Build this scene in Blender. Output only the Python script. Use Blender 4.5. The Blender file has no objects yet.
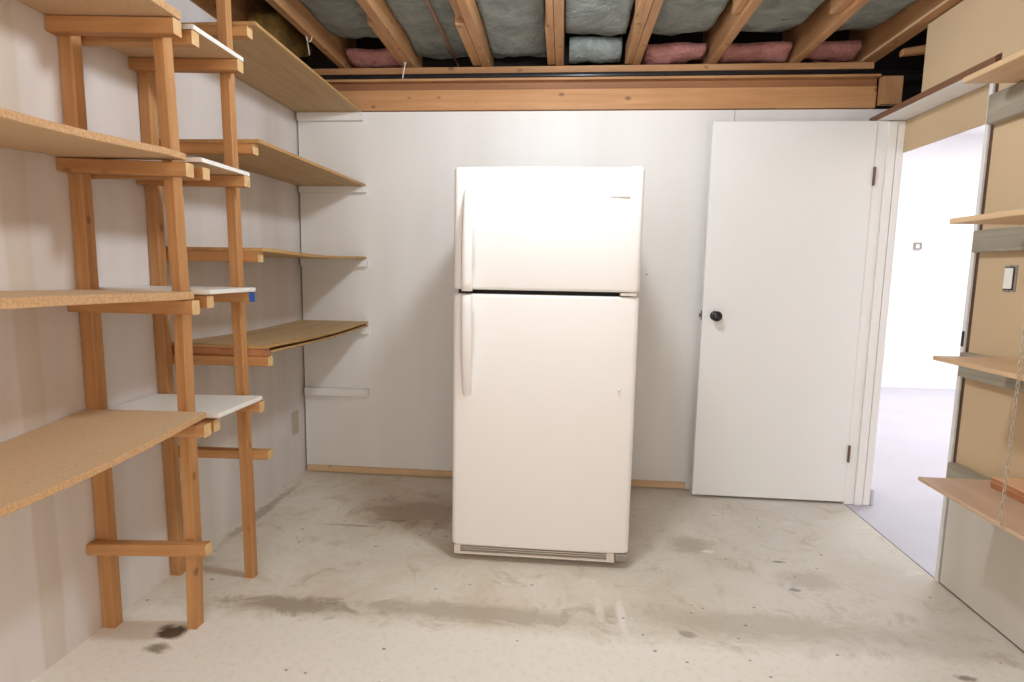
import bpy, bmesh, math, random
from mathutils import Vector, Matrix, noise
random.seed(7)
COL = bpy.context.scene.collection

# ------------------------------------------------------------------ helpers
def lin(c):
    c /= 255.0
    return c / 12.92 if c <= 0.04045 else ((c + 0.055) / 1.055) ** 2.4
def rgb(r, g, b): return (lin(r), lin(g), lin(b), 1.0)

def newmat(name, rough=0.6):
    m = bpy.data.materials.new(name); m.use_nodes = True
    nt = m.node_tree; b = nt.nodes['Principled BSDF']
    b.inputs['Roughness'].default_value = rough
    return m, nt, b
def N(nt, t, **kw):
    n = nt.nodes.new(t)
    for k, v in kw.items(): setattr(n, k, v)
    return n
def ramp(nt, fac, stops):
    r = N(nt, 'ShaderNodeValToRGB'); e = r.color_ramp.elements
    while len(e) < len(stops): e.new(0.5)
    for i, (p, c) in enumerate(stops): e[i].position = p; e[i].color = c
    nt.links.new(fac, r.inputs[0]); return r.outputs[0]
def coords(nt, scale=(1, 1, 1)):
    t = N(nt, 'ShaderNodeTexCoord'); m = N(nt, 'ShaderNodeMapping')
    m.inputs['Scale'].default_value = scale
    nt.links.new(t.outputs['Object'], m.inputs[0]); return m.outputs[0]
def nz(nt, vec, scale, detail=4, rough=0.55, dist=0.0):
    n = N(nt, 'ShaderNodeTexNoise'); n.inputs['Scale'].default_value = scale
    n.inputs['Detail'].default_value = detail; n.inputs['Roughness'].default_value = rough
    n.inputs['Distortion'].default_value = dist
    nt.links.new(vec, n.inputs['Vector']); return n.outputs[0]
def mixc(nt, fac, a, b, mode='MIX'):
    m = N(nt, 'ShaderNodeMix', data_type='RGBA', blend_type=mode)
    if isinstance(fac, float): m.inputs[0].default_value = fac
    else: nt.links.new(fac, m.inputs[0])
    for i, x in ((6, a), (7, b)):
        if isinstance(x, tuple): m.inputs[i].default_value = x
        else: nt.links.new(x, m.inputs[i])
    return m.outputs[2]
def bump(nt, b, h, strength=0.2, dist=0.002):
    n = N(nt, 'ShaderNodeBump'); n.inputs['Strength'].default_value = strength
    n.inputs['Distance'].default_value = dist
    nt.links.new(h, n.inputs['Height']); nt.links.new(n.outputs[0], b.inputs['Normal'])
def math_(nt, op, a, b=None, c=None):
    n = N(nt, 'ShaderNodeMath', operation=op)
    for i, x in enumerate((a, b, c)):
        if x is None: continue
        if isinstance(x, (int, float)): n.inputs[i].default_value = x
        else: nt.links.new(x, n.inputs[i])
    return n.outputs[0]

def wood(name, dark, light, axis, rough=0.6, knots=True, fine=90):
    m, nt, b = newmat(name, rough)
    long_ = [1.0, 1.0, 1.0]; long_['xyz'.index(axis)] = 0.06
    v = coords(nt, tuple(long_))
    g1 = nz(nt, v, 22, 5, 0.6, 0.6); g2 = nz(nt, v, fine, 3, 0.5)
    c = ramp(nt, g1, [(0.3, dark), (0.7, light)])
    c = mixc(nt, math_(nt, 'MULTIPLY', g2, 0.35), c, dark)
    if knots:
        kv = [1.0, 1.0, 1.0]; kv['xyz'.index(axis)] = 0.6
        vo = N(nt, 'ShaderNodeTexVoronoi'); vo.inputs['Scale'].default_value = 12
        nt.links.new(coords(nt, tuple(kv)), vo.inputs['Vector'])
        k = ramp(nt, vo.outputs['Distance'], [(0.09, (1, 1, 1, 1)), (0.15, (0, 0, 0, 1))])
        c = mixc(nt, math_(nt, 'MULTIPLY', k, 0.7), c, tuple(x * 0.25 for x in dark[:3]) + (1,))
        big = nz(nt, coords(nt), 2.3, 2)
        c = mixc(nt, math_(nt, 'MULTIPLY', ramp(nt, big, [(0.4, (0, 0, 0, 1)), (0.65, (1, 1, 1, 1))]), 0.45), c, dark)
    nt.links.new(c, b.inputs['Base Color']); bump(nt, b, g2, 0.15, 0.001)
    return m
def plain(name, c, rough=0.5, metal=0.0, var=0.04, scale=6):
    m, nt, b = newmat(name, rough); b.inputs['Metallic'].default_value = metal
    n = nz(nt, coords(nt), scale, 4)
    d = tuple(x * (1 - 2.5 * var) for x in c[:3]) + (1,)
    nt.links.new(ramp(nt, n, [(0.3, d), (0.65, c)]), b.inputs['Base Color'])
    return m

M = {}
for ax in 'xyz':
    M['stud_' + ax] = wood('orange_lumber_' + ax, rgb(170, 116, 66), rgb(212, 164, 110), ax)
    M['joist_' + ax] = wood('aged_joist_' + ax, rgb(158, 110, 68), rgb(205, 160, 115), ax)
    M['fir_' + ax] = wood('header_fir_' + ax, rgb(180, 128, 82), rgb(210, 162, 112), ax)
    M['pine_' + ax] = wood('pale_pine_' + ax, rgb(200, 165, 125), rgb(228, 198, 160), ax)
    M['grey_' + ax] = wood('grey_weathered_' + ax, rgb(138, 130, 114), rgb(180, 170, 152), ax, knots=False)
M['shade_x'] = wood('ledge_shade_plank', rgb(128, 84, 52), rgb(158, 108, 68), 'x', knots=False)  # darker tone stands in for the ledge's shade on the header
M['aged_y'] = wood('aged_dark_trim', rgb(112, 78, 54), rgb(146, 104, 74), 'y', knots=False)
M['endgrain'] = wood('pale_end_grain', rgb(205, 165, 112), rgb(230, 198, 150), 'x', knots=False)
M['darkwood'] = wood('dark_framing', rgb(70, 48, 34), rgb(104, 72, 50), 'y', knots=False)
M['redwood'] = wood('red_brown_board', rgb(164, 104, 66), rgb(198, 140, 98), 'y', knots=False)

def particle(name, base, speck, edge):
    m, nt, b = newmat(name, 0.75)
    v = coords(nt)
    n1 = nz(nt, v, 160, 3, 0.7); n2 = nz(nt, v, 7, 4)
    c = ramp(nt, n1, [(0.34, speck), (0.6, base)])
    c = mixc(nt, math_(nt, 'MULTIPLY', n2, 0.35), c, edge)
    nt.links.new(c, b.inputs['Base Color']); bump(nt, b, n1, 0.12, 0.001)
    return m
M['particle'] = particle('particle_board', rgb(213, 184, 148), rgb(198, 166, 128), rgb(202, 170, 132))
M['particle_edge'] = particle('particle_board_raw_edge', rgb(210, 172, 128), rgb(182, 138, 94), rgb(200, 158, 112))
M['ply_shelf'] = wood('pinkish_plywood', rgb(196, 164, 138), rgb(216, 186, 158), 'y', 0.6, knots=False)
M['cedar_top'] = wood('pale_orange_board_face', rgb(218, 172, 130), rgb(236, 198, 158), 'y', knots=False)
M['plywood'] = wood('pale_plywood', rgb(176, 145, 104), rgb(202, 172, 128), 'y', 0.65, knots=False, fine=60)
M['ply_edge'] = wood('plywood_edge', rgb(170, 128, 78), rgb(205, 164, 108), 'y', 0.7, knots=False)
M['melamine'] = plain('white_melamine', rgb(240, 238, 232), 0.35, var=0.01)
M['fibre'] = plain('tan_fibreboard', rgb(208, 182, 146), 0.8, var=0.03, scale=3)
M['white_paint'] = plain('white_gloss_paint', rgb(236, 235, 232), 0.42, var=0.012)
M['door_white'] = plain('door_white', rgb(236, 236, 234), 0.45, var=0.008, scale=2)
M['fridge'] = plain('fridge_enamel', rgb(240, 238, 236), 0.32, var=0.004, scale=2)
M['fridge_trim'] = plain('fridge_trim_plastic', rgb(222, 214, 204), 0.45, var=0.02)
M['gasket'] = plain('dark_gap', rgb(50, 44, 42), 0.7)
M['black'] = plain('black_knob_enamel', rgb(28, 26, 25), 0.28)
M['badge'] = plain('silver_badge', rgb(182, 182, 182), 0.35, 0.6)
M['steel'] = plain('dull_steel', rgb(165, 160, 152), 0.4, 0.8)
M['chain'] = plain('bright_zinc_chain', rgb(206, 200, 188), 0.3, 0.6, var=0.1, scale=120)
M['bronze'] = plain('bronzed_hinge', rgb(120, 92, 78), 0.5, 0.4)
M['abs'] = plain('black_pipe', rgb(44, 45, 48), 0.3, scale=30, var=0.1)
M['copper'] = plain('dull_copper', rgb(150, 118, 100), 0.45, 0.5)
M['tape'] = plain('blue_tape', rgb(40, 92, 178), 0.7)
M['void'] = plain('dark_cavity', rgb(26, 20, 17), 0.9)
M['plate'] = plain('beige_plate', rgb(196, 182, 162), 0.5)
M['string'] = plain('pale_string', rgb(206, 190, 170), 0.8)
M['next_white'] = plain('next_room_paint', rgb(246, 246, 248), 0.7, var=0.004)
M['soffit'] = plain('subfloor', rgb(110, 84, 60), 0.8, var=0.1)

def painted(name, base, tint, streak, band=None):
    m, nt, b = newmat(name, 0.55)
    a = nz(nt, coords(nt, (1, 1, 0.12)), 3.2, 3)
    c = ramp(nt, a, [(0.35, tint), (0.6, base)])
    s = nz(nt, coords(nt, (1, 1, 1)), 2.2, 5, 0.6, 0.4)
    c = mixc(nt, math_(nt, 'MULTIPLY', ramp(nt, s, [(0.5, (0, 0, 0, 1)), (0.8, (1, 1, 1, 1))]), streak), c, tint)
    if band:  # old yellowed vertical tape joint
        sp = N(nt, 'ShaderNodeSeparateXYZ'); nt.links.new(coords(nt), sp.inputs[0])
        dd = math_(nt, 'ABSOLUTE', math_(nt, 'SUBTRACT', math_(nt, 'ADD', sp.outputs[1], math_(nt, 'MULTIPLY', math_(nt, 'SUBTRACT', s, 0.5), 0.03)), band[0]))
        c = mixc(nt, ramp(nt, dd, [(band[1] * 0.8, (0.55, 0.55, 0.55, 1)), (band[1], (0, 0, 0, 1))]), c, rgb(204, 192, 174))
    nt.links.new(c, b.inputs['Base Color'])
    bump(nt, b, nz(nt, coords(nt), 120, 3), 0.06, 0.001)
    return m
M['wall'] = painted('painted_panel', rgb(234, 232, 229), rgb(228, 225, 221), 0.2)
M['wall_old'] = painted('painted_foundation_panel', rgb(230, 225, 223), rgb(214, 206, 200), 0.4, band=(1.555, 0.045))
M['wall_low'] = painted('painted_lower_panel', rgb(216, 210, 200), rgb(206, 198, 186), 0.3)

def insul(name, c, d, dark):
    m, nt, b = newmat(name, 0.95)
    v = coords(nt)
    n1 = nz(nt, v, 9, 6, 0.65, 0.8); n2 = nz(nt, v, 45, 4)
    k = ramp(nt, n1, [(0.3, d), (0.62, c)])
    k = mixc(nt, math_(nt, 'MULTIPLY', n2, 0.35), k, d)
    t = nz(nt, coords(nt, (0.8, 2.6, 1)), 3.1, 5, 0.6, 0.7)
    k = mixc(nt, ramp(nt, t, [(0.68, (0, 0, 0, 1)), (0.71, (1, 1, 1, 1))]), k, dark)
    nt.links.new(k, b.inputs['Base Color']); bump(nt, b, n2, 0.9, 0.012)
    return m
M['ins_grey'] = insul('grey_mineral_wool', rgb(152, 157, 150), rgb(112, 118, 113), rgb(48, 48, 46))
M['ins_pink'] = insul('pink_fibreglass', rgb(205, 150, 142), rgb(170, 112, 110), rgb(150, 90, 90))
M['ins_yellow'] = insul('yellow_fibreglass', rgb(150, 124, 62), rgb(104, 82, 40), rgb(90, 70, 40))

def floor_mat():
    m, nt, b = newmat('pale_stained_concrete', 0.62)
    v = coords(nt)
    big = nz(nt, v, 1.5, 8, 0.68, 0.6); mid = nz(nt, v, 6, 10, 0.74, 0.8)
    fine = nz(nt, v, 42, 6, 0.65); sm = nz(nt, coords(nt, (0.5, 1.4, 1)), 5.0, 10, 0.75, 0.6)
    sep = N(nt, 'ShaderNodeSeparateXYZ'); nt.links.new(v, sep.inputs[0])
    X, Y = sep.outputs[0], sep.outputs[1]
    wob = math_(nt, 'MULTIPLY', math_(nt, 'SUBTRACT', mid, 0.5), 0.5)
    c = ramp(nt, big, [(0.34, rgb(208, 196, 176)), (0.5, rgb(222, 213, 198)), (0.66, rgb(231, 225, 214))])
    # greyer towards the doorway, worn white paint at the front
    gx = math_(nt, 'MULTIPLY', ramp(nt, math_(nt, 'ADD', math_(nt, 'MULTIPLY', X, 0.5), wob), [(0.05, (0, 0, 0, 1)), (0.5, (1, 1, 1, 1))]), 0.55)
    c = mixc(nt, gx, c, rgb(208, 204, 195))
    c = mixc(nt, ramp(nt, mid, [(0.54, (0, 0, 0, 1)), (0.70, (0.7, 0.7, 0.7, 1))]), c, rgb(182, 165, 140))
    c = mixc(nt, ramp(nt, sm, [(0.57, (0, 0, 0, 1)), (0.63, (0.7, 0.7, 0.7, 1))]), c, rgb(230, 224, 214))
    fy = math_(nt, 'ADD', Y, math_(nt, 'MULTIPLY', wob, 0.5))
    c = mixc(nt, ramp(nt, math_(nt, 'MULTIPLY', fy, 0.4), [(0.738, (0.9, 0.9, 0.9, 1)), (0.765, (0, 0, 0, 1))]), c, rgb(240, 235, 226))
    c = mixc(nt, math_(nt, 'MULTIPLY', ramp(nt, fine, [(0.5, (0, 0, 0, 1)), (0.75, (1, 1, 1, 1))]), 0.2), c, rgb(166, 152, 130))
    # stains with their own shapes: (x, y, rx, ry, strength, colour)
    for (sx, sy, rx, ry, k, col) in (
        (-0.70, 2.82, 0.40, 0.26, 0.6, rgb(158, 130, 106)), (-0.98, 1.94, 0.34, 0.075, 0.75, rgb(150, 136, 114)),
        (-0.30, 1.97, 0.65, 0.085, 0.55, rgb(160, 146, 124)), (0.75, 2.02, 0.75, 0.10, 0.40, rgb(166, 152, 132)),
        (-1.31, 1.74, 0.075, 0.055, 1.0, rgb(92, 74, 54)), (-1.29, 1.655, 0.06, 0.04, 0.8, rgb(128, 112, 88)),
        (1.05, 2.35, 0.16, 0.10, 0.35, rgb(150, 140, 126)), (0.62, 2.62, 0.14, 0.10, 0.45, rgb(150, 132, 112)),
        (1.30, 1.80, 0.045, 0.02, 0.8, rgb(128, 120, 108)), (0.96, 2.27, 0.035, 0.018, 0.7, rgb(110, 100, 90)),
        (0.98, 2.50, 0.045, 0.014, 0.7, rgb(104, 94, 86)), (0.47, 1.93, 0.04, 0.025, 0.6, rgb(134, 124, 110)),
        (0.25, 2.00, 0.022, 0.14, 0.8, rgb(236, 230, 222)), (0.17, 2.02, 0.018, 0.12, 0.6, rgb(232, 226, 216)),
        (-0.64, 2.62, 0.05, 0.03, 0.9, rgb(226, 218, 208)), (0.90, 1.66, 0.02, 0.16, 0.8, rgb(236, 230, 222)),
        (0.70, 2.56, 0.05, 0.02, 0.9, rgb(236, 230, 222)), (-1.50, 2.7, 0.04, 0.5, 0.6, rgb(150, 138, 118)),
        (-1.02, 2.62, 0.20, 0.012, 0.7, rgb(150, 136, 116)), (-0.78, 2.70, 0.12, 0.010, 0.7, rgb(140, 124, 106))):
        dx = math_(nt, 'DIVIDE', math_(nt, 'SUBTRACT', X, sx), rx); dy = math_(nt, 'DIVIDE', math_(nt, 'SUBTRACT', Y, sy), ry)
        d = math_(nt, 'SQRT', math_(nt, 'ADD', math_(nt, 'MULTIPLY', dx, dx), math_(nt, 'MULTIPLY', dy, dy)))
        d = math_(nt, 'ADD', d, math_(nt, 'MULTIPLY', wob, 5.5))
        f = ramp(nt, d, [(0.45, (k, k, k, 1)), (0.9, (0, 0, 0, 1))])
        c = mixc(nt, f, c, col)
    vo = N(nt, 'ShaderNodeTexVoronoi'); vo.inputs['Scale'].default_value = 13
    nt.links.new(coords(nt, (0.75, 1.0, 1.0)), vo.inputs['Vector'])
    spk = ramp(nt, math_(nt, 'ADD', vo.outputs['Distance'], math_(nt, 'MULTIPLY', wob, 0.25)), [(0.05, (0.75, 0.75, 0.75, 1)), (0.075, (0, 0, 0, 1))])
    c = mixc(nt, spk, c, rgb(112, 98, 82))
    nt.links.new(c, b.inputs['Base Color'])
    bump(nt, b, mid, 0.12, 0.006)
    return m
M['floor'] = floor_mat()
M['next_floor'] = plain('grey_painted_floor', rgb(196, 194, 204), 0.45, var=0.03, scale=2)

def build(name, bm, mat, parent=None, smooth=False, kind=None):
    me = bpy.data.meshes.new(name)
    if parent is not None:
        p = Vector((0, 0, 0)); q = parent
        while q is not None: p += q.location; q = q.parent
        bmesh.ops.translate(bm, verts=bm.verts, vec=-p)
    bmesh.ops.recalc_face_normals(bm, faces=bm.faces)
    bm.to_mesh(me); bm.free()
    mats = mat if isinstance(mat, (list, tuple)) else [mat]
    for m in mats: me.materials.append(m)
    if smooth:
        for f in me.polygons: f.use_smooth = True
    o = bpy.data.objects.new(name, me); COL.objects.link(o)
    if parent is not None: o.parent = parent
    if kind: o['kind'] = kind
    return o
def tag(o, label, cat, group=None):
    o['label'] = label; o['category'] = cat
    if group: o['group'] = group
    return o
def root(name, loc, label, cat, group=None, kind=None):
    o = bpy.data.objects.new(name, None); COL.objects.link(o); o.location = loc
    o.empty_display_size = 0.1
    if label: tag(o, label, cat, group)
    if kind: o['kind'] = kind
    return o

def box(bm, x0, x1, y0, y1, z0, z1, bev=0.0, mi=0, rot=None):
    vs = [bm.verts.new((x, y, z)) for x in (x0, x1) for y in (y0, y1) for z in (z0, z1)]
    q = [(0, 1, 3, 2), (4, 6, 7, 5), (0, 4, 5, 1), (2, 3, 7, 6), (0, 2, 6, 4), (1, 5, 7, 3)]
    fs = [bm.faces.new([vs[i] for i in f]) for f in q]
    for f in fs: f.material_index = mi
    if rot:
        c = Vector(((x0 + x1) / 2, (y0 + y1) / 2, (z0 + z1) / 2))
        bmesh.ops.rotate(bm, verts=vs, cent=c, matrix=rot)
    if bev:
        es = list({e for f in fs for e in f.edges})
        bmesh.ops.bevel(bm, geom=es, offset=bev, segments=2, affect='EDGES', profile=0.6, clamp_overlap=True)
    return vs
def bx(x0, x1, y0, y1, z0, z1, bev=0.0):
    bm = bmesh.new(); box(bm, x0, x1, y0, y1, z0, z1, bev); return bm
def sweep(bm, rings, mi=0, endmi=None):
    """rings: list of closed loops of points; skins them and caps the ends."""
    R = [[bm.verts.new(p) for p in r] for r in rings]
    n = len(R[0])
    for a, b in zip(R, R[1:]):
        for i in range(n):
            f = bm.faces.new((a[i], a[(i + 1) % n], b[(i + 1) % n], b[i])); f.material_index = mi
    for r in (R[0], R[-1]):
        f = bm.faces.new(r); f.material_index = mi if endmi is None else endmi
def chamf(u0, u1, v0, v1, c):
    return [(u0 + c, v0), (u1 - c, v0), (u1, v0 + c), (u1, v1 - c), (u1 - c, v1), (u0 + c, v1), (u0, v1 - c), (u0, v0 + c)]
def post(stations, dx, dy, c=0.003):
    """upright stick: stations (z, x, y) give its near left corner"""
    bm = bmesh.new()
    zs = stations; out = []
    for i in range(len(zs) - 1):
        for k in range(6):
            t = k / 6; out.append(tuple(a + (b - a) * t for a, b in zip(zs[i], zs[i + 1])))
    out.append(zs[-1])
    sweep(bm, [[(x + u, y + v, z) for u, v in chamf(0, dx, 0, dy, c)] for z, x, y in out])
    return bm
def rung(x0, x1, y0, z0, z0b, dy, dz, c=0.003, skew=0.0):
    """level stick along x whose far right end is pale end grain; z0 -> z0b is its lower edge at each end"""
    bm = bmesh.new()
    sweep(bm, [[(x, y0 - skew * (x1 - x) / (x1 - x0) + u, z + v) for u, v in chamf(0, dy, 0, dz, c)] for x, z in ((x0, z0), ((x0 + x1) / 2, (z0 + z0b) / 2), (x1, z0b))], endmi=1)
    return bm
def board(xl, xr, y0, y1, zf, th, n=14, mi_edge=1, xl_f=None, c=0.0015, skew=0.0):
    """shelf along y; zf(t) underside height, xl_f(y,z) left edge"""
    bm = bmesh.new(); rings = []
    for i in range(n + 1):
        t = i / n; y = y0 + (y1 - y0) * t; z = zf(t)
        a = xl_f(y, z) if xl_f else xl
        b = xr(t) if callable(xr) else xr
        rings.append([(p, y - skew * (t ** 6) * (b - p) / (b - a), q) for p, q in chamf(a, b, z, z + th, c)])
    R = [[bm.verts.new(p) for p in r] for r in rings]
    for A, B in zip(R, R[1:]):
        for i in range(8):
            f = bm.faces.new((A[i], A[(i + 1) % 8], B[(i + 1) % 8], B[i])); f.material_index = mi_edge if i in (1, 2, 3, 5, 6, 7) else 0
    for r in (R[0], R[-1]): bm.faces.new(r).material_index = mi_edge
    return bm
def cyl(bm, p, q, r, n=20, r2=None, mi=0):
    p, q = Vector(p), Vector(q); d = (q - p).normalized()
    a = d.orthogonal().normalized(); b = d.cross(a); r2 = r if r2 is None else r2
    sweep(bm, [[tuple(c + (a * math.cos(t) + b * math.sin(t)) * rr) for t in [2 * math.pi * i / n for i in range(n)]] for c, rr in ((p, r), (q, r2))], mi)
def lathe(bm, c, axis, prof, n=28):
    """prof: (distance along axis, radius)"""
    c, d = Vector(c), Vector(axis).normalized(); a = d.orthogonal().normalized(); b = d.cross(a)
    sweep(bm, [[tuple(c + d * h + (a * math.cos(t) + b * math.sin(t)) * r) for t in [2 * math.pi * i / n for i in range(n)]] for h, r in prof])
def tube(bm, pts, r, n=10):
    rings = []
    for i, p in enumerate(pts):
        a = Vector(pts[max(i - 1, 0)]); b = Vector(pts[min(i + 1, len(pts) - 1)]); d = (b - a).normalized()
        u = d.cross(Vector((0.3, 0.9, 0.2))).normalized(); v = d.cross(u)
        rings.append([tuple(Vector(p) + (u * math.cos(t) + v * math.sin(t)) * r) for t in [2 * math.pi * k / n for k in range(n)]])
    sweep(bm, rings)

D, XL, XR, H, ZJ = 3.334, -1.555, 1.582, 2.137, 2.375
def wl(y, z):
    """the left wall leans out a touch towards the camera"""
    return XL - 0.010 * max(0, min(1, z / 2.0)) * max(0, min(1, (3.0 - y) / 1.2))

# ------------------------------------------------------------------ setting
build('floor', bx(-1.75, XR + 0.004, -1.6, 3.40, -0.08, 0.0), M['floor'], kind='structure')
bm = bmesh.new()
ny, nzs = 24, 10
g = [[None] * (nzs + 1) for _ in range(ny + 1)]
g2 = [[None] * (nzs + 1) for _ in range(ny + 1)]
for i in range(ny + 1):
    for j in range(nzs + 1):
        y = -1.6 + (D + 0.02 + 1.6) * i / ny; z = 2.33 * j / nzs
        g[i][j] = bm.verts.new((wl(y, z), y, z)); g2[i][j] = bm.verts.new((wl(y, z) - 0.05, y, z))
for i in range(ny):
    for j in range(nzs):
        bm.faces.new((g[i][j], g[i + 1][j], g[i + 1][j + 1], g[i][j + 1]))
        bm.faces.new((g2[i][j], g2[i][j + 1], g2[i + 1][j + 1], g2[i + 1][j]))
for i in range(ny):
    for j in (0, nzs): bm.faces.new((g[i][j], g2[i][j], g2[i + 1][j], g[i + 1][j]))
for j in range(nzs):
    for i in (0, ny): bm.faces.new((g[i][j], g[i][j + 1], g2[i][j + 1], g2[i][j]))
build('wall_left', bm, M['wall_old'], kind='structure')
bm = bmesh.new()
box(bm, XL + 0.009, 0.898, D, D + 0.012, 0.0, H - 0.004)
box(bm, 0.901, 1.71, D, D + 0.012, 0.0, H - 0.004)
box(bm, -1.70, 1.60, D + 0.016, D + 0.05, 0.0, H - 0.004, mi=1)
build('wall_back', bm, [M['wall'], M['void']], kind='structure')
# right wall: the near part, tan above and painted below, and the panel over the opening
bm = bmesh.new()
box(bm, XR, XR + 0.006, -1.6, 2.376, 0.505, 2.078)
box(bm, XR, XR + 0.006, -1.6, 2.862, 2.078, 2.368)
box(bm, XR + 0.0062, XR + 0.132, -1.6, 2.403, 0.0, 2.368, mi=2)
box(bm, XR, XR + 0.006, -1.6, 2.392, 0.008, 0.503, mi=1)
box(bm, XR + 0.133, XR + 0.140, -1.6, 2.41, 0.0, 2.6, mi=3)
build('wall_right', bm, [M['fibre'], M['wall_low'], M['darkwood'], M['next_white']], kind='structure')
bm = bmesh.new()
box(bm, 1.7185, 1.7285, 2.41, 3.30, 1.888, 2.046, mi=0)
box(bm, 1.7185, 1.7285, 2.41, 2.87, 2.047, 2.64, mi=2)
box(bm, 1.95, 1.96, 2.41, 3.62, 2.047, 2.64, mi=2)
box(bm, 1.7185, 1.95, 2.87, 3.56, 2.048, 2.052, mi=2)
box(bm, 1.7185, 1.7285, 3.232, 3.6, 0.0, 1.888, mi=1)
box(bm, 1.729, 1.742, 3.225, 3.6, 0.0, 0.085, mi=3)
build('wall_beyond', bm, [M['fibre'], M['next_white'], M['darkwood'], M['next_floor']], kind='structure')
bm = bmesh.new(); box(bm, XL + 0.014, 0.745, 3.322, D - 0.0005, 0.004, 0.042, 0.002)
build('baseboard_back', bm, M['pine_x'], kind='structure')
# opening trim
bm = bmesh.new()
box(bm, XR + 0.002, 1.718, 3.222, 3.242, 0.0, 2.045)
box(bm, 1.636, 1.678, 3.211, 3.222, 0.0, 2.043, 0.002)
box(bm, 1.684, 1.718, 3.216, 3.222, 0.0, 2.043, 0.002)
build('trim_1', bm, M['white_paint'], kind='structure')
bm = bmesh.new()
box(bm, XR, 1.718, 2.425, 3.242, 2.047, 2.066)
box(bm, XR - 0.004, XR + 0.012, 2.405, 3.30, 2.049, 2.076, mi=1)
build('trim_2', bm, [M['white_paint'], M['aged_y']], kind='structure')
bm = bmesh.new()
box(bm, XR - 0.001, 1.718, 2.405, 2.424, 0.0, 2.046, 0.001)
t3 = build('trim_3', bm, M['white_paint'], kind='structure')
# the room beyond
build('floor_beyond', bx(XR + 0.014, 7.5, -1.6, 6.95, -0.08, -0.002), M['next_floor'], kind='structure')
build('wall_far', bx(1.0, 7.5, 6.86, 6.95, 0.0, 2.85), M['next_white'], kind='structure')
build('wall_east', bx(7.4, 7.5, -1.6, 6.86, 0.0, 2.85), M['next_white'], kind='structure')
bm = bmesh.new(); box(bm, 1.75, 7.5, -1.6, 6.95, 2.80, 2.86)
build('ceiling_beyond', bm, M['next_white'], kind='structure')
# subfloor above the joists
build('ceiling', bx(-1.8, 1.965, -1.6, 3.62, 2.64, 2.66), M['soffit'], kind='structure')
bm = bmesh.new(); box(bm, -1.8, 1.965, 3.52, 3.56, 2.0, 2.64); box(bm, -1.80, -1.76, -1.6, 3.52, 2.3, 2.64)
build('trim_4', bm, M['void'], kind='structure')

# ------------------------------------------------------------------ header, plate, pipe
o = build('header_board', bx(-1.68, 1.612, 3.318, 3.36, H, 2.2445, 0.002), M['fir_x'])
tag(o, 'long orange fir header board running above the white back wall panels', 'beam')
o = build('header_shade_board', bx(-1.68, 1.612, 3.326, 3.36, 2.245, 2.283, 0.001), M['shade_x'])  # board coloured dark to paint the shade under the ledge
tag(o, 'narrow board painted as shade between the orange header and the thin ledge under the pipe', 'beam')
o = build('ledge_strip', bx(-1.68, 1.612, 3.285, 3.40, 2.2835, 2.296, 0.001), M['joist_x'])
tag(o, 'thin wooden ledge strip under the black pipe, capping the header', 'wood strip')
bm = bmesh.new(); cyl(bm, (-1.70, 3.32, 2.3145), (1.945, 3.32, 2.3145), 0.0175, 24)
o = build('drain_pipe', bm, M['abs'], smooth=False)
for f in o.data.polygons: f.use_smooth = len(f.vertices) == 4
tag(o, 'black pipe running the whole width of the back wall above the header', 'pipe')
o = build('top_plate', bx(-1.70, 1.60, 3.342, 3.43, 2.3345, ZJ - 0.001, 0.002), M['joist_x'])
tag(o, 'pale wooden top plate behind the black pipe, carrying the joists', 'beam')
bm = bx(1.614, 1.715, 3.27, 3.31, 2.142, 2.281, 0.002)
o = build('framing_block', bm, M['joist_z']); tag(o, 'short upright wood block at the end of the header, over the door hinge side', 'wood block')
bm = bmesh.new(); sweep(bm, [[(1.606, 3.08 + a, 2.318 + b) for a, b in chamf(0, 0.04, 0, 0.03, 0.006)], [(1.90, 3.08 + a, 2.345 + b) for a, b in chamf(0, 0.04, 0, 0.05, 0.006)]])
o = build('blocking_stick', bm, M['joist_x']); tag(o, 'short wood blocking stick in the dark gap beside the tan upper panel', 'wood block')

# joists
def joist(x0, x1, label, strip=None, block=None):
    r = root('ceiling_joist', (x0, 1.0, ZJ), label, 'joist', 'open ceiling joists')
    build('main_beam', bx(x0, x1, -1.6, 3.515, ZJ, 2.638, 0.003), M['joist_y'], r)
    if strip:
        a, b, z1, ys, ye = strip
        build('nailer_strip', bx(a, b, ys, ye, ZJ + (0.001 if z1 > 2.4 else -0.0005), z1, 0.003 if z1 > 2.4 else 0.001), M['joist_y' if z1 > 2.4 else 'pine_y'], r)
    if block:
        a, b, z0, z1, ys, ye = block
        build('end_block', bx(a, b, ys, ye, z0, z1, 0.003), M['joist_y'], r)
    return r
joist(-1.296, -1.258, 'leftmost whole ceiling joist, single plank with a loop of string hanging from it')
joist(-0.905, -0.858, 'second whole ceiling joist from the left, with a bent nail under it', strip=(-0.936, -0.906, 2.45, 2.76, 3.33))
joist(-0.482, -0.436, 'ceiling joist third from left, right of the thin copper pipe', strip=(-0.530, -0.484, 2.47, 2.79, 3.33), block=(-0.522, -0.484, 2.40, 2.50, 1.4, 2.785))
joist(-0.073, -0.029, 'middle ceiling joist pointing straight at the viewer above the fridge', strip=(-0.116, -0.075, 2.47, 2.83, 3.33), block=(-0.107, -0.075, ZJ - 0.004, 2.48, 1.2, 2.825))
joist(0.343, 0.385, 'ceiling joist between the grey wool scrap and the bright pink piece', strip=(0.302, 0.341, 2.47, 2.81, 3.33), block=(0.29, 0.341, ZJ - 0.004, 2.48, 1.2, 2.805))
joist(0.748, 0.790, 'ceiling joist third from right, above the left edge of the white door', block=(0.712, 0.747, 2.395, 2.52, 1.2, 2.785))
joist(1.180, 1.222, 'ceiling joist second from right, above the middle of the white door', block=(1.132, 1.179, 2.395, 2.54, 1.2, 2.80))
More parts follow.
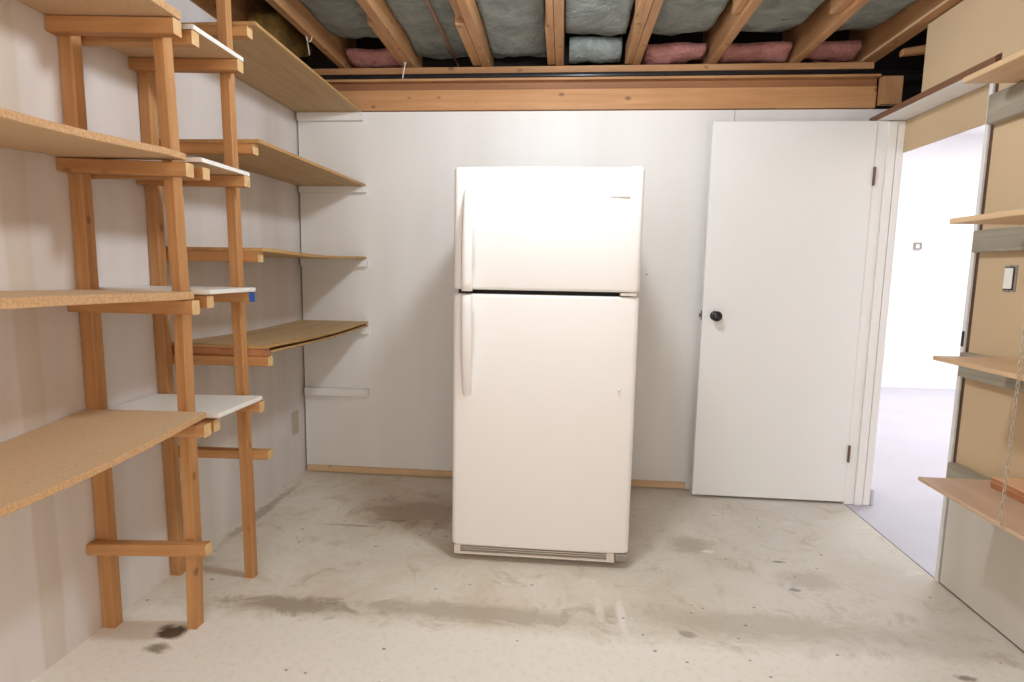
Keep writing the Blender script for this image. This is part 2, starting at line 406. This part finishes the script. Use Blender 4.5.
joist(1.536, 1.611, 'rightmost doubled ceiling joist resting above the tan wall panel', strip=(1.530, 1.5355, 2.385, -1.6, 3.33))
joist(-1.72, -1.66, 'dark joist tight against the left wall, mostly hidden above the shelves')

# insulation
def batt(x0, x1, y0, y1, z, amp, mat, label, seed, fold=0.0, th=0.1, nx=10, ny_=40, group=None):
    bm = bmesh.new(); T = []; B = []
    for i in range(nx + 1):
        rt = []; rb = []
        for j in range(ny_ + 1):
            u = i / nx; t = j / ny_; x = x0 + (x1 - x0) * u; y = y0 + (y1 - y0) * t
            n = noise.noise((x * 5 + seed, y * 4, seed)) * amp + noise.noise((x * 15, y * 15 + seed, 3)) * amp * 0.5 - 0.05 * max(0.0, (y - 3.15) / 0.35) * (1 if y0 < 0 else 0)
            e = min(1.0, min(t, 1 - t) * ny_ / 2.5)
            sag = amp * 0.4 * math.sin(u * math.pi)
            zz = z + n - sag + (1 - e) * th * 0.5 - fold * max(0, t - 0.8) * 5
            yy = y + (noise.noise((x * 6, seed, 1)) * 0.03 if j in (0, ny_) else 0)
            rb.append(bm.verts.new((x, yy, zz))); rt.append(bm.verts.new((x, yy, z + th)))
        T.append(rt); B.append(rb)
    for i in range(nx):
        for j in range(ny_):
            bm.faces.new((B[i][j], B[i + 1][j], B[i + 1][j + 1], B[i][j + 1])); bm.faces.new((T[i][j], T[i][j + 1], T[i + 1][j + 1], T[i + 1][j]))
    for i in range(nx):
        for j in (0, ny_): bm.faces.new((B[i][j], T[i][j], T[i + 1][j], B[i + 1][j]))
    for j in range(ny_):
        for i in (0, nx): bm.faces.new((B[i][j], B[i][j + 1], T[i][j + 1], T[i][j]))
    o = build('insulation_batt', bm, mat, smooth=True)
    tag(o, label, 'insulation', group); return o
G = 'grey batts between the joists'
bays = [(-1.252, -0.943, 'second'), (-0.850, -0.537, 'x'), (-0.430, -0.123, 'x'), (-0.022, 0.285, 'x'), (0.392, 0.704, 'x'), (0.797, 1.125, 'x'), (1.229, 1.522, 'x')]
labs = ['grey insulation batt between the two leftmost whole joists, with a black tear', 'grey insulation batt above the thin copper pipe',
        'grey insulation batt left of the joist over the fridge', 'grey insulation batt right of the joist over the fridge',
        'smooth grey insulation batt in front of the bright pink piece', 'grey insulation batt above the middle of the white door',
        'grey insulation batt in the last bay beside the tan wall panel']
for k, ((a, b, _), l) in enumerate(zip(bays, labs)):
    batt(a, b, -1.5, 3.47 if k in (1, 2) else 3.255, 2.470, 0.016, M['ins_grey'], l, 3.1 * k + 1.3, group=G, nx=16, ny_=90)
batt(0.00, 0.28, 3.285, 3.47, 2.40, 0.02, M['ins_grey'], 'folded grey insulation scrap over the pipe, left of the bright pink piece', 41.0, nx=8, ny_=8, group=G)
def pink(x0, x1, z, label, seed):
    batt(x0, x1, 3.28, 3.48, z, 0.026, M['ins_pink'], label, seed, th=0.056, nx=14, ny_=8, group='pink insulation pieces at the wall end of the bays')
pink(-1.235, -0.96, 2.402, 'dim pink insulation piece between the two leftmost whole joists', 11.0)
pink(0.41, 0.72, 2.402, 'bright pink insulation piece above the gap between fridge and door', 12.0)
pink(0.81, 1.155, 2.402, 'dark pink insulation piece above the left half of the white door', 13.0)
pink(1.245, 1.50, 2.402, 'dark pink insulation piece with a notch in the last bay on the right', 14.0)
batt(-1.645, -1.47, 3.0, 3.4, 2.43, 0.03, M['ins_yellow'], 'yellowish insulation scrap in the dark bay over the left shelves', 21.0, nx=8, ny_=8)

bm = bmesh.new(); cyl(bm, (-0.612, 0.8, 2.43), (-0.640, 3.50, 2.43), 0.0085, 14)
tag(build('copper_pipe', bm, M['copper']), 'thin copper pipe running between two joists towards the wall', 'pipe')
bm = bmesh.new()
pts = []
for k in range(60):
    t = k / 59
    pts.append((-1.285 + 0.012 * math.sin(t * 9) * (1 - t * 0.7), 2.905 + 0.008 * math.cos(t * 12), 2.44 - 0.145 * t))
tube(bm, pts, 0.003, 8); lp = [(-1.275 + 0.014 * math.cos(a), 2.895, 2.375 + 0.024 * math.sin(a)) for a in [i * 2 * math.pi / 24 for i in range(25)]]
tube(bm, lp, 0.0028, 8)
tag(build('hanging_string', bm, M['string']), 'twisted pale string hanging from the leftmost whole joist', 'string')
bm = bmesh.new()
tube(bm, [(-0.893, 3.27, 2.44 - 0.005 * k) if k < 8 else (-0.893 - 0.0012 * (k - 8), 3.275, 2.40 - 0.0062 * (k - 8)) for k in range(26)], 0.0028, 8)
tube(bm, [(-0.897 + 0.008 * math.cos(a), 3.268, 2.385 + 0.012 * math.sin(a)) for a in [i * 2 * math.pi / 20 for i in range(21)]], 0.003, 8)
tag(build('wire_tie', bm, M['melamine']), 'small white wire tie hanging from a joist in front of the black pipe', 'wire')
bm = bmesh.new(); tube(bm, [(-0.862 + 0.010 * math.sin(a), 2.82, 2.372 - 0.009 * (1 - math.cos(a))) for a in [i * math.pi / 14 for i in range(15)]], 0.0018, 8)
tag(build('bent_nail', bm, M['bronze']), 'small bent nail under the second joist from the left', 'nail')

# ------------------------------------------------------------------ shelf ladders (left)
def ladder(base, label):
    return root('shelf_ladder', base, label, 'shelf frame', 'upright ladder frames of the left shelving')
A = ladder((-1.40, 1.78, 0), 'wooden ladder frame nearer the viewer, with a foot rung just above the floor')
build('post', post([(0.0, -1.263, 1.760), (0.27, -1.255, 1.760), (0.94, -1.255, 1.760), (1.1, -1.252, 1.760), (1.31, -1.258, 1.760), (1.52, -1.262, 1.760), (1.984, -1.273, 1.760)], 0.036, 0.044), M['stud_z'], A)
build('post', post([(0.0, wl(1.75, 0) + 0.002, 1.734), (1.0, wl(1.75, 1) + 0.002, 1.736), (1.984, wl(1.75, 2) + 0.002, 1.736)], 0.046, 0.041), M['stud_z'], A)
mats = [M['stud_x'], M['endgrain']]
lx = lambda z: wl(1.75, z) + 0.003
for z, zb, x1, h in ((0.282, 0.288, -1.156, 0.040), (0.696, 0.696, -1.140, 0.042), (1.096, 1.094, -1.160, 0.045), (1.530, 1.520, -1.158, 0.042), (1.938, 1.935, -1.176, 0.046)):
    build('rung', rung(lx(z) , x1, 1.722, z, zb, 0.0385, h, skew=0.027), mats, A)
for z, x1, h in ((0.690, -1.162, 0.040), (1.110, -1.166, 0.040), (1.525, -1.160, 0.038), (1.938, -1.176, 0.042)):
    build('rung', rung(lx(z), x1, 1.8085, z, z, 0.0375, h, skew=0.026), mats, A)
B = ladder((-1.40, 2.12, 0), 'taller wooden ladder frame farther in, carrying white boards and the far shelves')
build('post', post([(0.0, -1.247, 2.098), (0.41, -1.249, 2.098), (1.05, -1.257, 2.098), (1.53, -1.261, 2.098), (2.36, -1.268, 2.095)], 0.0385, 0.036), M['stud_z'], B)
build('post', post([(0.0, wl(2.1, 0) + 0.002, 2.084), (1.0, wl(2.1, 1) + 0.002, 2.072), (2.33, wl(2.1, 2.3) + 0.002, 2.066)], 0.043, 0.040), M['stud_z'], B)
lx2 = lambda z: wl(2.1, z) + 0.003
tape_host = None
for z, x1, h in ((0.697, -1.136, 0.040), (1.115, -1.160, 0.040), (1.538, -1.162, 0.040), (1.940, -1.172, 0.040)):
    r_ = build('rung', rung(lx2(z), x1, 2.0585, z, z, 0.0385, h, skew=0.030), mats, B)
    if abs(z - 1.115) < 1e-4: tape_host = r_
t_ = build('tape', bx(-1.1595, -1.138, 2.056, 2.0575, 1.118, 1.1545), M['tape'], tape_host); t_['label'] = 'blue masking tape'
for z, zb, x1, h in ((0.484, 0.484, -1.150, 0.036), (0.862, 0.862, -1.137, 0.038), (1.266, 1.266, -1.163, 0.040), (1.668, 1.668, -1.168, 0.039), (2.086, 2.086, -1.175, 0.038)):
    build('rung', rung(lx2(z), x1, 2.136, z, zb, 0.0385, h, skew=0.018), mats, B)
build('rung', rung(lx2(0.9), -1.147, 2.137, 0.9005, 0.9005, 0.033, 0.030), [M['redwood'], M['redwood']], B)

xlf = lambda y, z: wl(y, z) + 0.004
def shelf(name, bm, mats_, label, group):
    return tag(build(name, bm, mats_), label, 'shelf', group)
PB = [M['particle'], M['particle_edge']]
gN, gM, gF = 'near bay shelves of the left shelving', 'white shelves between the two ladder frames', 'far bay shelves of the left shelving'
def dip(t, s):
    """0 over both supported ends, s in the middle"""
    u = min(1.0, max(0.0, (t - 0.07) / 0.86)); return s * math.sin(u * math.pi)
sag = lambda z0, s: (lambda t: z0 - dip(t, s))
shelf('shelf_board', board(0, lambda t: -1.160 - 0.012 * t, 0.45, 1.755, lambda t: 1.9848 + 0.004 * (1 - t), 0.024, xl_f=xlf, skew=0.024), PB, 'topmost particle board shelf of the near left bay, seen from underneath', gN)
shelf('shelf_board', board(0, lambda t: -1.160 - 0.018 * t, 0.45, 1.755, sag(1.5735, 0.026), 0.020, xl_f=xlf, skew=0.024), PB, 'particle board shelf of the near left bay, second from the top', gN)
shelf('shelf_board', board(0, lambda t: -1.160 - 0.014 * t, 0.45, 1.755, sag(1.1422, -0.008), 0.024, xl_f=xlf, skew=0.024), PB, 'particle board shelf of the near left bay at eye level, second from the bottom', gN)
shelf('shelf_board', board(0, lambda t: -1.160 + 0.008 * t, 0.45, 1.755, lambda t: 0.7385 - dip(t, 0.020) + 0.016 * t ** 8, 0.019, xl_f=xlf, skew=0.024), PB, 'lowest bowed particle board shelf of the near left bay', gN)
WM = [M['melamine'], M['melamine']]
for z, x1, th, l in ((1.9815, -1.170, 0.015, 'top white shelf board between the ladder frames, seen from underneath'), (1.579, -1.162, 0.014, 'white shelf board between the ladder frames, second from the top'),
                     (1.1555, -1.155, 0.015, 'thin white shelf board with blue tape just below its corner'), (0.7385, -1.143, 0.016, 'lowest white shelf board, its whole top in view')):
    m_ = [M['particle'], M['melamine']] if z > 1.3 else WM
    shelf('shelf_board', board(0, x1, 1.8095, 2.096, lambda t, z=z: z, th, 14, xl_f=xlf, skew=0.035), m_, l, gM)
PW = [M['plywood'], M['ply_edge']]
def far_shelf(z0, z1, th, s, x1, label, y0=2.1365):
    shelf('shelf_board', board(0, x1, y0, 3.330, lambda t: z0 + (z1 - z0) * t - dip(t, s), th, 16, xl_f=xlf), PW, label, gF)
far_shelf(2.1245, 2.1275, 0.012, 0.0, lambda t: -1.142 - 0.025 * t, 'highest plywood shelf of the far left bay, wide underside showing')
far_shelf(1.7075, 1.718, 0.014, 0.0, lambda t: -1.142 - 0.008 * t, 'plywood shelf of the far left bay, second from the top')
far_shelf(1.3065, 1.303, 0.014, 0.010, lambda t: -1.145 - 0.005 * t, 'sagging plywood shelf of the far left bay, seen edge on')
far_shelf(0.931, 0.926, 0.011, 0.009, lambda t: -1.141 - 0.003 * t, 'upper board of the doubled lowest shelf in the far left bay')
shelf('shelf_board', board(0, -1.147, 2.182, 3.330, lambda t: 0.9085 - 0.003 * t - dip(t, 0.008), 0.009, 16, xl_f=xlf), PW, 'lower board of the doubled lowest shelf in the far left bay', gF)

gC = 'white cleats on the back wall'
for z0, z1, x0, x1, l in ((2.082, 2.1265, -1.541, -1.156, 'topmost white cleat on the back wall, under the highest far shelf'), (1.682, 1.717, -1.541, -1.143, 'white cleat on the back wall under the second highest far shelf'),
                          (1.258, 1.302, -1.541, -1.141, 'white cleat on the back wall under the sagging shelf'), (0.862, 0.905, -1.541, -1.141, 'white cleat on the back wall under the doubled lowest shelf'),
                          (0.484, 0.530, -1.536, -1.142, 'lowest white cleat on the back wall, with no shelf on it')):
    tag(build('shelf_cleat', bx(x0, x1, 3.305, 3.3335, z0, z1, 0.002), M['white_paint']), l, 'cleat', gC)

bm = bx(XL + 0.0005, XL + 0.007, 3.170, 3.245, 0.268, 0.405, 0.002)
r = root('outlet_cover', (XL, 3.2, 0.27), 'small blank beige cover plate low on the left wall near the corner', 'wall plate')
build('plate_body', bm, M['plate'], r)
bm = bmesh.new()
bm.free()
for z in (0.30, 0.373):
    bm = bmesh.new(); cyl(bm, (XL + 0.007, 3.207, z), (XL + 0.009, 3.207, z), 0.004, 10)
    build('screw', bm, M['steel'], r)

# ------------------------------------------------------------------ refrigerator
FX0, FX1, FY = -0.4495, 0.3095, 2.340
fr = root('refrigerator', ((FX0 + FX1) / 2, 2.71, 0), 'tall white top-freezer refrigerator standing alone in front of the back wall', 'refrigerator')
build('cabinet', bx(FX0 + 0.008, FX1 - 0.010, FY + 0.092, FY + 0.73, 0.035, 1.652, 0.008), M['fridge'], fr)
def fdoor(x0, x1, z0, z1):
    bm = bmesh.new(); xc = (x0 + x1) / 2; hw = (x1 - x0) / 2
    def loop(ins):
        pts = []
        a, b = x0 + ins, x1 - ins; r = 0.022
        yf = lambda x: FY + 0.010 * abs((x - xc) / hw) ** 2.4 + ins
        for k in range(7):
            t = math.pi - k * (math.pi / 2) / 6; pts.append((a + r + r * math.cos(t), yf(a + r) + r - r * math.sin(t)))
        for k in range(1, 16):
            x = a + r + (b - a - 2 * r) * k / 16; pts.append((x, yf(x)))
        for k in range(7):
            t = math.pi / 2 - k * (math.pi / 2) / 6; pts.append((b - r + r * math.cos(t), yf(b - r) + r - r * math.sin(t)))
        pts += [(b, FY + 0.078), (a, FY + 0.078)]
        return pts
    rings = []
    for ins, z in ((0.010, z0), (0.004, z0 + 0.0025), (0.001, z0 + 0.007), (0, z0 + 0.013), (0, z1 - 0.013), (0.001, z1 - 0.007), (0.004, z1 - 0.0025), (0.010, z1)):
        rings.append([(x, y, z) for x, y in loop(ins)])
    sweep(bm, rings); return bm
fz = build('freezer_door', fdoor(FX0 + 0.002, FX1, 1.172, 1.660), M['fridge'], fr, smooth=True)
fd = build('fridge_door', fdoor(FX0, FX1 - 0.001, 0.069, 1.154), M['fridge'], fr, smooth=True)
for o in (fz, fd):
    md = o.modifiers.new('en', 'EDGE_SPLIT'); md.split_angle = math.radians(40)
build('gasket', bx(FX0 + 0.012, FX1 - 0.014, FY + 0.079, FY + 0.091, 0.076, 1.648), M['gasket'], fr)
def handle(za, zb, flip):
    """za: end that blends into the door, zb: end at the gap, standing off the door"""
    bm = bmesh.new(); rings = []
    n = 22
    for i in range(n + 1):
        t = i / n; z = za + (zb - za) * t
        off = 0.052 * (1 - (1 - min(1, t / 0.75)) ** 2.0)
        if t > 0.94: off -= 0.012 * ((t - 0.94) / 0.06) ** 2
        back = max(off - 0.020 - 0.004, 0.0) if 0.16 < t < 0.82 else 0.0
        yb = FY + 0.012 - back; yf = FY + 0.004 - off
        w0 = -0.407; w1 = -0.367 + 0.002 * math.sin(t * 3)
        yb = max(yb, yf + 0.012)
        rings.append([(w0 + 0.008, yf + 0.002, z), (w0 + 0.018, yf, z), (w1 - 0.010, yf, z), (w1 - 0.002, yf + 0.003, z), (w1, yf + 0.008, z), (w1, yb, z), (w0, yb, z), (w0, yf + 0.010, z)])
    sweep(bm, rings); return bm
h1 = build('handle', handle(1.575, 1.166, 1), M['fridge'], fz, smooth=True)
h2 = build('handle', handle(0.728, 1.150, -1), M['fridge'], fd, smooth=True)
for o in (h1, h2):
    md = o.modifiers.new('en', 'EDGE_SPLIT'); md.split_angle = math.radians(50)
bm = bmesh.new(); box(bm, 0.178, 0.254, FY + 0.0022, FY + 0.008, 1.5445, 1.5478)
build('badge', bm, M['badge'], fz)['label'] = 'thin silver badge bar'
bm = bmesh.new(); lathe(bm, (0.241, FY + 0.005, 0.775), (0, -1, 0), [(0, 0.0065), (0.006, 0.0065), (0.008, 0.004)], 14)
build('hole_plug', bm, M['melamine'], fd, smooth=True)
bm = bmesh.new(); box(bm, FX1 - 0.078, FX1 - 0.014, FY + 0.004, FY + 0.076, 1.1575, 1.1685, 0.002); cyl(bm, (FX1 - 0.03, FY + 0.03, 1.150), (FX1 - 0.03, FY + 0.03, 1.176), 0.006, 12)
build('hinge', bm, M['fridge_trim'], fr)
bm = bmesh.new(); box(bm, FX1 - 0.05, FX1 - 0.008, FY + 0.03, FY + 0.12, 1.6615, 1.667, 0.002)
build('hinge_cover', bm, M['fridge'], fr)
bm = bmesh.new()
gx0, gx1 = FX0 + 0.010, FX1 - 0.083
box(bm, gx0, gx0 + 0.030, FY + 0.012, FY + 0.06, 0.026, 0.068, 0.006)
box(bm, gx1 - 0.010, gx1 + 0.024, FY + 0.012, FY + 0.06, 0.026, 0.068, 0.004)
box(bm, gx0 + 0.01, gx1 + 0.02, FY + 0.014, FY + 0.06, 0.026, 0.037, 0.002)
for k in range(3): box(bm, gx0 + 0.02, gx1, FY + 0.022, FY + 0.055, 0.0435 + 0.0095 * k, 0.0465 + 0.0095 * k)
box(bm, gx0 + 0.02, gx1, FY + 0.0555, FY + 0.09, 0.036, 0.068, mi=1)
build('base_grille', bm, [M['fridge_trim'], M['gasket']], fr)
bm = bmesh.new(); box(bm, FX1 - 0.056, FX1 - 0.006, FY + 0.012, FY + 0.075, 0.034, 0.066, 0.004)
build('toe_hinge', bm, M['steel'], fr)['label'] = 'steel lower hinge'
for x in (FX0 + 0.06, FX1 - 0.06):
    for y in (FY + 0.13, FY + 0.66):
        bm = bmesh.new(); cyl(bm, (x - 0.012, y, 0.0205), (x + 0.012, y, 0.0205), 0.02, 18); box(bm, x - 0.004, x + 0.004, y - 0.01, y + 0.01, 0.02, 0.04)
        build('roller', bm, M['gasket'], fr)

# ------------------------------------------------------------------ white door
dr = root('door_1', (1.58, 3.22, 0), None, None, kind='structure')
build('door_slab', bx(0.7605, 1.580, 3.2135, 3.2485, 0.015, 2.044, 0.002), M['door_white'], dr)
kb = bmesh.new()
lathe(kb, (0.827, 3.2135, 1.028), (0, -1, 0), [(0, 0.026), (0.004, 0.026), (0.007, 0.022), (0.010, 0.012), (0.026, 0.011), (0.030, 0.018), (0.038, 0.026), (0.048, 0.028), (0.056, 0.025), (0.0605, 0.016), (0.062, 0.002)])
build('door_knob', kb, M['black'], dr, smooth=True)
lk = bmesh.new(); box(lk, 0.759, 0.7605, 3.222, 3.242, 1.003, 1.055); box(lk, 0.747, 0.7600, 3.225, 3.238, 1.018, 1.038, 0.003)
build('door_latch', lk, M['bronze'], dr)
for z in (0.245, 1.722):
    hb = bmesh.new(); box(hb, 1.5795, 1.5865, 3.208, 3.2215, z, z + 0.090, 0.001); cyl(hb, (1.583, 3.206, z - 0.002), (1.583, 3.206, z + 0.092), 0.006, 12)
    build('door_hinge', hb, M['bronze'], dr)

# ------------------------------------------------------------------ right wall shelving
gS, gG = 'shelves on the right wall', 'grey cleats on the right wall'
CY = 2.368
def rshelf(x0, x1, z0, z1, y0, y1, label, m='pine_y', tilt=0.0):
    bm = bmesh.new()
    sweep(bm, [[(p, y, q) for p, q in chamf(x0, x1, z0, z1, 0.002)] for y in (y0, (y0 + y1) / 2, y1)])
    return tag(build('shelf_board', bm, M[m]), label, 'shelf', gS)
rshelf(1.372, XR - 0.001, 1.927, 1.947, 1.15, 2.24, 'topmost deep pine shelf on the right wall, above the doorway corner')
rshelf(1.293, XR - 0.001, 1.433, 1.451, 1.15, 2.103, 'deep pine shelf on the right wall just above the light switch')
rshelf(1.290, XR - 0.001, 0.9690, 0.9835, 1.15, 2.108, 'pine shelf on the right wall below the light switch, chain at its front edge')
rshelf(1.293, XR - 0.001, 0.5275, 0.541, 1.15, 2.125, 'lowest plywood shelf on the right wall, with reddish boards lying on it', 'ply_shelf')
for z0, z1, m, l in ((1.818, 1.9255, 'grey_y', 'topmost greenish grey cleat on the right wall at the doorway corner'), (1.350, 1.432, 'grey_y', 'grey cleat on the right wall directly above the light switch'),
                     (0.873, 0.968, 'grey_y', 'grey cleat behind the shelf below the light switch'), (0.440, 0.5265, 'grey_y', 'lowest grey cleat on the right wall, behind the lowest right shelf')):
    tag(build('shelf_cleat', bx(1.5445, XR - 0.0005, 2.02 if 0.8 < z0 < 0.9 else 1.2, CY, z0, z1, 0.006), M[m]), l, 'cleat', gG)
for k, (l, dx) in enumerate((('bottom reddish board of the stack on the lowest right shelf', 0.004), ('middle reddish board of the stack on the lowest right shelf', 0.0), ('top reddish board of the stack on the lowest right shelf', 0.002))):
    z = 0.5415 + 0.0128 * k
    bm = bx(1.478 + dx, XR - 0.001, 1.25, 2.045, z, z + 0.0118, 0.0012)
    bm.normal_update()
    for f in bm.faces: f.material_index = 0 if f.normal.z > 0.6 else 1
    tag(build('loose_board', bm, [M['cedar_top'], M['redwood']]), l, 'board', 'stacked reddish boards')
bm = bmesh.new()
z = 1.445; k = 0
while z > 0.535:
    pts = []
    for i in range(15):
        a = 2 * math.pi * i / 14; u = 0.0042 * math.cos(a); v = 0.0098 * math.sin(a)
        pts.append((1.2835 + (u if k % 2 else 0), 1.718 + (0 if k % 2 else u), z + v))
    tube(bm, pts, 0.00115, 6); z -= 0.0158; k += 1
tag(build('hanging_chain', bm, M['chain'], smooth=True), 'thin steel chain hanging between the shelves on the right wall', 'chain')

sw = root('light_switch', (XR, 2.21, 1.25), 'white light switch without a cover plate, set in the tan right wall', 'light switch')
bm = bmesh.new()
box(bm, XR - 0.003, XR - 0.0002, 2.178, 2.236, 1.208, 1.300)
build('mounting_frame', bm, M['steel'], sw)
build('gap_shade', bx(XR - 0.0042, XR - 0.0031, 2.188, 2.232, 1.214, 1.294), M['gasket'], sw)  # thin dark plate painting the shadow in the gap around the rocker
build('rocker', bx(XR - 0.0075, XR - 0.0043, 2.192, 2.230, 1.218, 1.291, 0.003), M['melamine'], sw)
for z in (1.211, 1.2975):
    bm = bmesh.new(); cyl(bm, (XR - 0.0031, 2.208, z), (XR - 0.0065, 2.208, z), 0.004, 10)
    build('screw', bm, M['steel'], sw)
build('strike_plate', bx(XR - 0.0025, XR - 0.0012, 2.407, 2.422, 0.985, 1.045), M['gasket'], t3)
ob = root('outlet_box', (3.905, 6.86, 1.60), 'small square outlet box on the bright far wall through the doorway', 'outlet')
bm = bmesh.new()
for (a, b, c, d) in ((3.865, 3.945, 1.625, 1.642), (3.865, 3.945, 1.566, 1.580), (3.865, 3.882, 1.58, 1.625), (3.928, 3.945, 1.58, 1.625)): box(bm, a, b, 6.835, 6.8595, c, d)
build('box_rim', bm, M['steel'], ob); build('box_face', bx(3.882, 3.928, 6.845, 6.8595, 1.58, 1.625), M['melamine'], ob)
for x, z, l in ((-0.535, 1.243, 'tiny screw head on the back wall left of the fridge'), (0.47, 1.243, 'tiny screw head on the back wall right of the fridge')):
    bm = bmesh.new(); lathe(bm, (x, D - 0.0005, z), (0, -1, 0), [(0, 0.004), (0.002, 0.004), (0.003, 0.002)], 12)
    tag(build('mounting_screw', bm, M['bronze']), l, 'screw')

# ------------------------------------------------------------------ light
def lamp(name, loc, energy, col, size):
    l = bpy.data.lights.new(name, 'POINT'); l.energy = energy; l.color = col; l.shadow_soft_size = size
    o = bpy.data.objects.new(name, l); COL.objects.link(o); o.location = loc; return o
def area(name, loc, rot, energy, col, sx, sy):
    l = bpy.data.lights.new(name, 'AREA'); l.shape = 'RECTANGLE'; l.size = sx; l.size_y = sy; l.energy = energy; l.color = col
    o = bpy.data.objects.new(name, l); COL.objects.link(o); o.location = loc; o.rotation_euler = rot; return o
lamp('ceiling_bulb', (0.03, 1.92, 2.30), 36, (0.82, 0.92, 1.0), 0.09)
lamp('fill_lamp_behind', (-0.30, -0.40, 2.30), 34, (1.0, 0.93, 0.88), 0.5)  # added soft fill from behind the camera, its source unseen
for x, y in ((3.6, 5.0), (5.4, 5.4)):
    area('room_light', (x, y, 2.75), (0, 0, 0), 30, (0.97, 0.98, 1.0), 0.9, 0.9)
w = bpy.data.worlds.new('world'); bpy.context.scene.world = w; w.use_nodes = True
w.node_tree.nodes['Background'].inputs[0].default_value = (1.0, 0.905, 0.83, 1); w.node_tree.nodes['Background'].inputs[1].default_value = 1.32

# ------------------------------------------------------------------ camera
F, YAW, PITCH, ROLL = 577.4572, -0.0855, 0.1208, 0.0178
cy, sy, cp, sp = math.cos(YAW), math.sin(YAW), math.cos(PITCH), math.sin(PITCH)
fwd = Vector((sy * cp, cy * cp, -sp)); right = Vector((cy, -sy, 0)); up = right.cross(fwd)
r2 = right * math.cos(ROLL) + up * math.sin(ROLL); u2 = up * math.cos(ROLL) - right * math.sin(ROLL)
cam = bpy.data.cameras.new('camera'); cam.sensor_width = 36.0; cam.lens = 36.0 * F / 1024.0; cam.clip_start = 0.02
co = bpy.data.objects.new('camera', cam); COL.objects.link(co)
co.matrix_world = Matrix(((r2.x, u2.x, -fwd.x, 0), (r2.y, u2.y, -fwd.y, 0), (r2.z, u2.z, -fwd.z, 1.25), (0, 0, 0, 1)))
sc = bpy.context.scene; sc.camera = co
sc.view_settings.view_transform = 'Standard'; sc.view_settings.look = 'None'
sc.view_settings.exposure = 0.57; sc.view_settings.gamma = 1.0; sc.view_settings.use_curve_mapping = False
